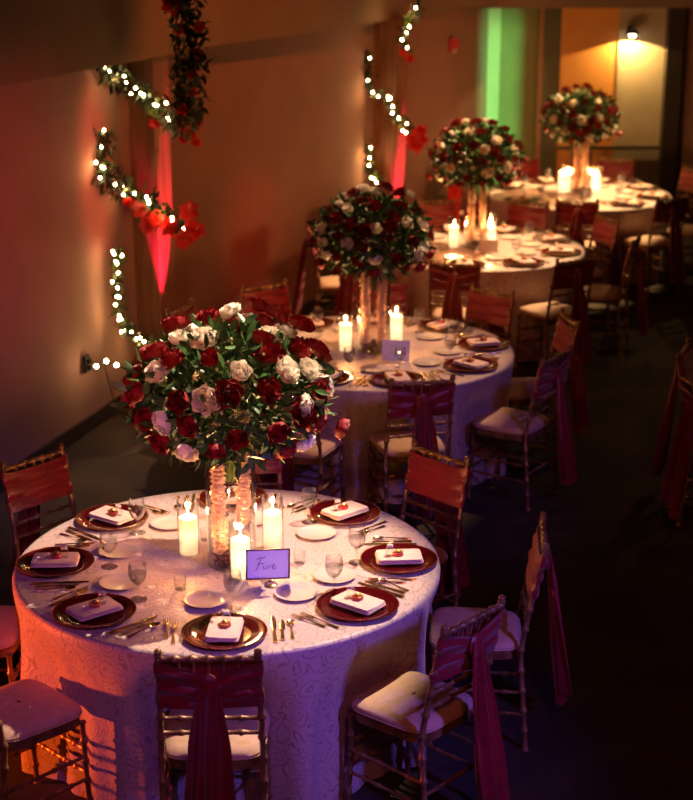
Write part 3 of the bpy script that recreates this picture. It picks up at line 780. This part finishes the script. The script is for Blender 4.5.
G1 = [(-1.64,11.1,2.36),(-1.59,11.0,2.35),(-1.51,10.97,2.3),(-1.41,10.95,2.26),(-1.33,10.93,2.18),(-1.25,10.93,2.1),(-1.16,10.95,2.03)]
G2 = [(-1.66,11.02,1.95),(-1.66,11.0,1.72),(-1.62,11.0,1.61),(-1.5,10.98,1.56),(-1.37,10.95,1.51),(-1.27,10.93,1.41),(-1.14,10.95,1.34)]
G3 = [(-1.60,11.02,1.15),(-1.60,11.0,1.03),(-1.61,11.0,.86),(-1.61,11.0,.68),(-1.54,10.98,.55),(-1.44,10.95,.49),(-1.32,10.93,.41)]
G1, G2, G3 = [[((x*.970, y*.970, 3.43-(3.43-z)*.970) if x < -1.53 else (x, y, z)) for x, y, z in g] for g in (G1, G2, G3)]
G0 = [(-.95,10.15,3.1),(-1.0,10.2,2.82),(-.99,10.3,2.6),(-1.0,10.35,2.38),(-1.04,10.5,2.17),(-1.15,10.85,2.03)]
garland([G0], 'dark leafy garland with dull red blooms hanging at the top left', 21, [(-.93,10.15,2.95,1),(-1.08,10.15,2.86,1),(-.92,10.2,2.72,.8),(-1.05,10.2,2.7,.8),(-.95,10.25,2.55,.8),(-.98,10.3,2.42,.7),(-.99,10.35,2.3,.8),(-1.05,10.4,2.18,.9)], .14, 520, 1.2)
garland([G1], 'leafy garland with red blooms across the top of the near column', 22, [(-1.06,10.9,1.99,1),(-1.0,10.9,2.04,.8),(-1.3,10.9,2.03,.8),(-1.1,10.88,1.93,.8),(-1.02,10.9,1.9,.7)], .085, 420, 1.1)
garland([G2], 'leafy garland with bright red blooms halfway up the near column', 23, [(-1.42,10.88,1.44,1),(-1.32,10.88,1.38,1),(-1.22,10.88,1.33,1),(-1.08,10.88,1.43,1.1),(-1.05,10.88,1.30,1.1),(-1.5,10.88,1.5,.8),(-1.12,10.86,1.24,1),(-1.36,10.86,1.34,1)], .085, 420, 1.1)
garland([G3], 'leafy garland low on the near column above the baseboard', 24, [], .05, 230)
lights([G1], 'warm string lights on the top garland of the near column', 31, [15], nl=2, en=1.3)
lights([G2], 'warm string lights on the middle garland of the near column', 32, [19], nl=3, en=1.2)
lights([G3], 'warm string lights on the low garland of the near column', 33, [24], nl=3, en=1.4)
H0 = [(.63,14.2,2.75),(.62,14.3,2.57),(.54,14.5,2.46),(.50,14.5,2.35),(.55,14.5,2.21)]
H1 = [(.21,14.75,2.15),(.22,14.75,1.85),(.36,14.6,1.79),(.41,14.55,1.68),(.51,14.55,1.57),(.58,14.6,1.5)]
H2 = [(.21,14.75,1.35),(.22,14.75,1.12),(.29,14.7,1.02)]
garland([H0], 'garland with dull blooms at the top of the far column', 25, [(.56,14.4,2.15,.8),(.5,14.4,2.2,.7)], .05, 260)
garland([H1, H2], 'garland with bright red blooms on the far column', 26, [(.66,14.5,1.50,1),(.62,14.5,1.38,1.2),(.70,14.5,1.42,.9),(.58,14.5,1.44,.9)], .055, 260)
lights([H0], 'warm string lights at the top of the far column', 34, [7], nl=1, en=1.6)
lights([H1, H2], 'warm string lights winding round the far column', 35, [13,6], nl=2, en=1.3)
# plug, cord with three bulbs
ot = [(-1.715,10.33,.51),(-1.62,10.32,.50),(-1.55,10.38,.50),(-1.50,10.45,.45)]
m = MB(); m.box((-1.745,10.335,.50), (.02,.07,.115), R(-16)); m.box((-1.728,10.332,.52), (.03,.035,.03), R(-16)); m.box((-1.728,10.332,.475), (.03,.035,.03), R(-16))
tag(m.build('wall_outlet', BLACK, smooth=False), 'dark plugged wall outlet low on the left wall', 'outlet')
rt = empty('power_cord', ot[0]); off = Vector(ot[0])
m = MB(); m.tube([q-off for q in spline(ot, 30)], .004, 6); m.tube([q-off for q in spline([(-1.62,10.32,.50),(-1.60,10.35,.35),(-1.58,10.5,.15),(-1.52,10.6,.008),(-1.45,10.5,.008),(-1.35,10.62,.008),(-1.28,10.8,.008)], 40)], .004, 6)
m.build('wire', BLACK, rt)
bm_ = MB(); bm_.lathe([(.0003,-.014),(.010,-.010),(.014,0),(.010,.010),(.0003,.016)], 8); me = bm_.mesh('bulb', BULB)
for q in ((-1.67,10.27,.50),(-1.60,10.26,.54),(-1.54,10.30,.50)):
    o = bpy.data.objects.new('bulb', me); COL.objects.link(o); o.parent = rt; o.location = Vector(q)-off
tag(rt, 'cord with three small bulbs running from the wall outlet to the floor', 'cord')
L = bpy.data.lights.new('bulb_light', 'POINT'); L.energy = 1.6; L.color = (1,.55,.16); L.shadow_soft_size = .02
o = bpy.data.objects.new('bulb_light', L); COL.objects.link(o); o.location = (-1.56,10.22,.52)

# fixtures: up-lights at the columns, strobe, sconce, drape
def uplight(loc, label):
    rt = empty('uplight', loc)
    m = MB(); m.lathe([(.04,0),(.05,.01),(.05,.11),(.046,.12),(.042,.11),(.042,.10)], 24, cap0=True); m.build('housing', BLACK, rt)
    m = MB(); m.lathe([(.0005,.101),(.0415,.101)], 24); m.build('lens', emit('red_lens', (1,.03,.04), 6), rt)
    return tag(rt, label, 'uplight')
uplight((-1.20,10.90,0), 'small black up-light throwing red light at the foot of the near column')
uplight((.62,14.66,0), 'small black up-light at the foot of the far column')
m = MB()
al = empty('fire_alarm', (1.07,16.58,2.05), R(-63.5-90+90))
m.box((.02,0,.04), (.05,.10,.13)); m.build('housing', mat('alarm_red', (.45,.03,.04), .4), al, smooth=False)
m = MB(); m.lathe([(.0003,.03),(.02,.026),(.028,.012),(.03,0)], 16, Matrix.Translation((.045,0,-.01)) @ Matrix.Rotation(R(90), 4, 'Y')); m.build('strobe', PORC, al)
tag(al, 'small red alarm strobe high on the brown wall between far column and green jamb', 'alarm')
sc = empty('wall_sconce', (3.03,17.50,2.10))
m = MB(); m.box((0,0,.06), (.06,.03,.12)); m.tube([(0,-.01,.08),(0,-.08,.12),(0,-.14,.10)], .010, 8); m.lathe([(.02,.10),(.05,.085),(.075,.05),(.078,.045)], 24, Matrix.Translation((0,-.15,0))); m.build('bracket_shade', BLACK, sc)
m = MB(); m.lathe([(.0005,.008),(.025,.012),(.036,.032),(.030,.058),(.015,.075)], 20, Matrix.Translation((0,-.15,0))); m.build('bulb', emit('sconce_bulb', (1,.85,.6), 14), sc)
tag(sc, 'black wall sconce with a lit round bulb on the yellow back panel', 'wall lamp')
m = MB(); m.grid(lambda u, v: (-.055+.11*u, .012*sin(u*18)+.02, .42+.62*v), 20, 12)
m.grid(lambda u, v: (.055-.11*u, .012*sin(u*18)+.035, .42+.62*v), 20, 12)
o = m.build('red_drape', noise_color(mat('red_drape_cloth', rough=.6), (.55,.02,.02), (.65,.04,.03), 5)); o.location = (1.0,14.8,-.02)
tag(o, 'narrow bright red cloth strip hanging behind the third table flowers', 'drape')

# ------------------------------------------------------------------ light
def spot(name, loc, target, e, col, ang, blend=.3, size=.05):
    L = bpy.data.lights.new(name, 'SPOT'); L.energy = e; L.color = col; L.spot_size = R(ang); L.spot_blend = blend; L.shadow_soft_size = size
    o = bpy.data.objects.new(name, L); COL.objects.link(o); o.location = loc
    o.rotation_euler = (Vector(target)-Vector(loc)).to_track_quat('-Z','Y').to_euler(); return o
WARM = (1,.76,.50)
for i, (cx, cy) in enumerate([t['c'] for t in T]):
    spot('pin_spot', (cx+1.75, cy+1.05, 4.7), (cx-.12, cy-.16, .9), (1750,800,2200,3200)[i], ((1,.76,.56),(1,.60,.34),(1,.66,.34),(1,.64,.28))[i], 29, .4, .012)
spot('violet_wash', (3.2,2.2,3.2), (-.0,6.2,.4), 800, (.20,.11,1), 24, .8, .2)
spot('violet_wash', (2.6,4.6,3.4), (.4,9.1,.4), 230, (.25,.14,1), 26, .8, .2)
spot('violet_wash', (-.2,1.0,4.6), (-.9,5.9,.7), 280, (.34,.10,1), 20, .8, .2)
spot('orange_wash', (-3.0,5.72,.35), (-1.35,5.95,.40), 240, (1,.12,.01), 40, .6, .03)
spot('front_fill', (1.0,-.5,5.4), (.4,6.5,.3), 230, (1,.22,.18), 50, .9, .4)
spot('amber_wash', (1.0,10.4,5.3), (-.7,12.6,1.4), 330, (1,.20,.035), 60, .5, .02)
spot('amber_wash', (3.2,12.2,5.0), (.8,16.2,1.6), 220, (1,.24,.045), 44, .5, .03)
spot('red_up_spot', (-1.15,10.98,.12), (-1.315,11.26,1.3), 1800, (1,.02,.13), 13, .3, .02)
spot('red_up_spot', (.62,14.66,.12), (.46,15.0,1.3), 1100, (1,.03,.16), 13, .3, .02)
spot('red_up_spot', (1.0,14.35,.1), (1.0,14.8,.8), 12, (1,.03,.05), 50, .3, .02)  # added spot without a fixture, brightens the red drape
spot('red_wall_wash', (.7,8.4,2.3), (-1.74,10.72,1.7), 520, (1,.03,.04), 26, .8, .1).scale = (.35,1,1)  # unseen floating spot, squeezed narrow, added for the red strip on the wall
spot('red_wall_wash', (.6,6.6,2.2), (-2.1,9.6,1.6), 260, (1,.03,.12), 34, 1, .1)
spot('violet_wall_wash', (-1.5,6.6,2.4), (-2.4,9.0,.5), 60, (.35,.10,1), 50, .9, .1)
spot('red_wall_wash', (.9,11.2,2.3), (-.75,12.9,.8), 90, (1,.03,.015), 30, 1, .1)
spot('aisle_wash', (4.2,12.6,5.0), (3.0,11.0,0), 110, (1,.60,.25), 60, .9, .1)  # added spot with no lamp behind it, lifts the dark floor
L = bpy.data.lights.new('green_jamb_wash', 'AREA'); L.shape = 'RECTANGLE'; L.size = .05; L.size_y = 2.2; L.energy = 6.5; L.color = (.20,1,.32); L.spread = R(110)  # unseen area lamp added to spread green evenly up the jamb
o = bpy.data.objects.new('green_jamb_wash', L); COL.objects.link(o); o.location = (1.86,17.22,1.2)
o.rotation_euler = (Vector((1.58,17.55,1.2))-Vector(o.location)).to_track_quat('-Z','Y').to_euler()
spot('sconce_light', (3.03,17.35,2.10), (3.03,17.44,.6), 48, (1,.60,.20), 150, .1, .01)
spot('salmon_wash', (-1.9,3.2,2.6), (-.7,6.2,1.5), 150, (1,.30,.16), 20, .8, .1)

W = bpy.data.worlds.new('World'); S.world = W; W.use_nodes = True
bg = W.node_tree.nodes['Background']; bg.inputs[0].default_value = (.040,.008,.006,1); bg.inputs[1].default_value = .4

# ------------------------------------------------------------------ camera
cam = bpy.data.cameras.new('Camera'); co = bpy.data.objects.new('Camera', cam); COL.objects.link(co)
cam.sensor_fit = 'HORIZONTAL'; cam.sensor_width = 31.185; cam.lens = 72
th = math.atan(493/1600)
co.location = (0,0,3.43); co.rotation_euler = (pi/2-th, 0, 0)
cam.dof.use_dof = True; cam.dof.focus_distance = 6.7; cam.dof.aperture_fstop = 2.6
cam.clip_end = 200
S.camera = co
S.view_settings.view_transform = 'Standard'; S.view_settings.look = 'None'; S.view_settings.exposure = 0; S.view_settings.gamma = 1
S.view_settings.use_curve_mapping = False
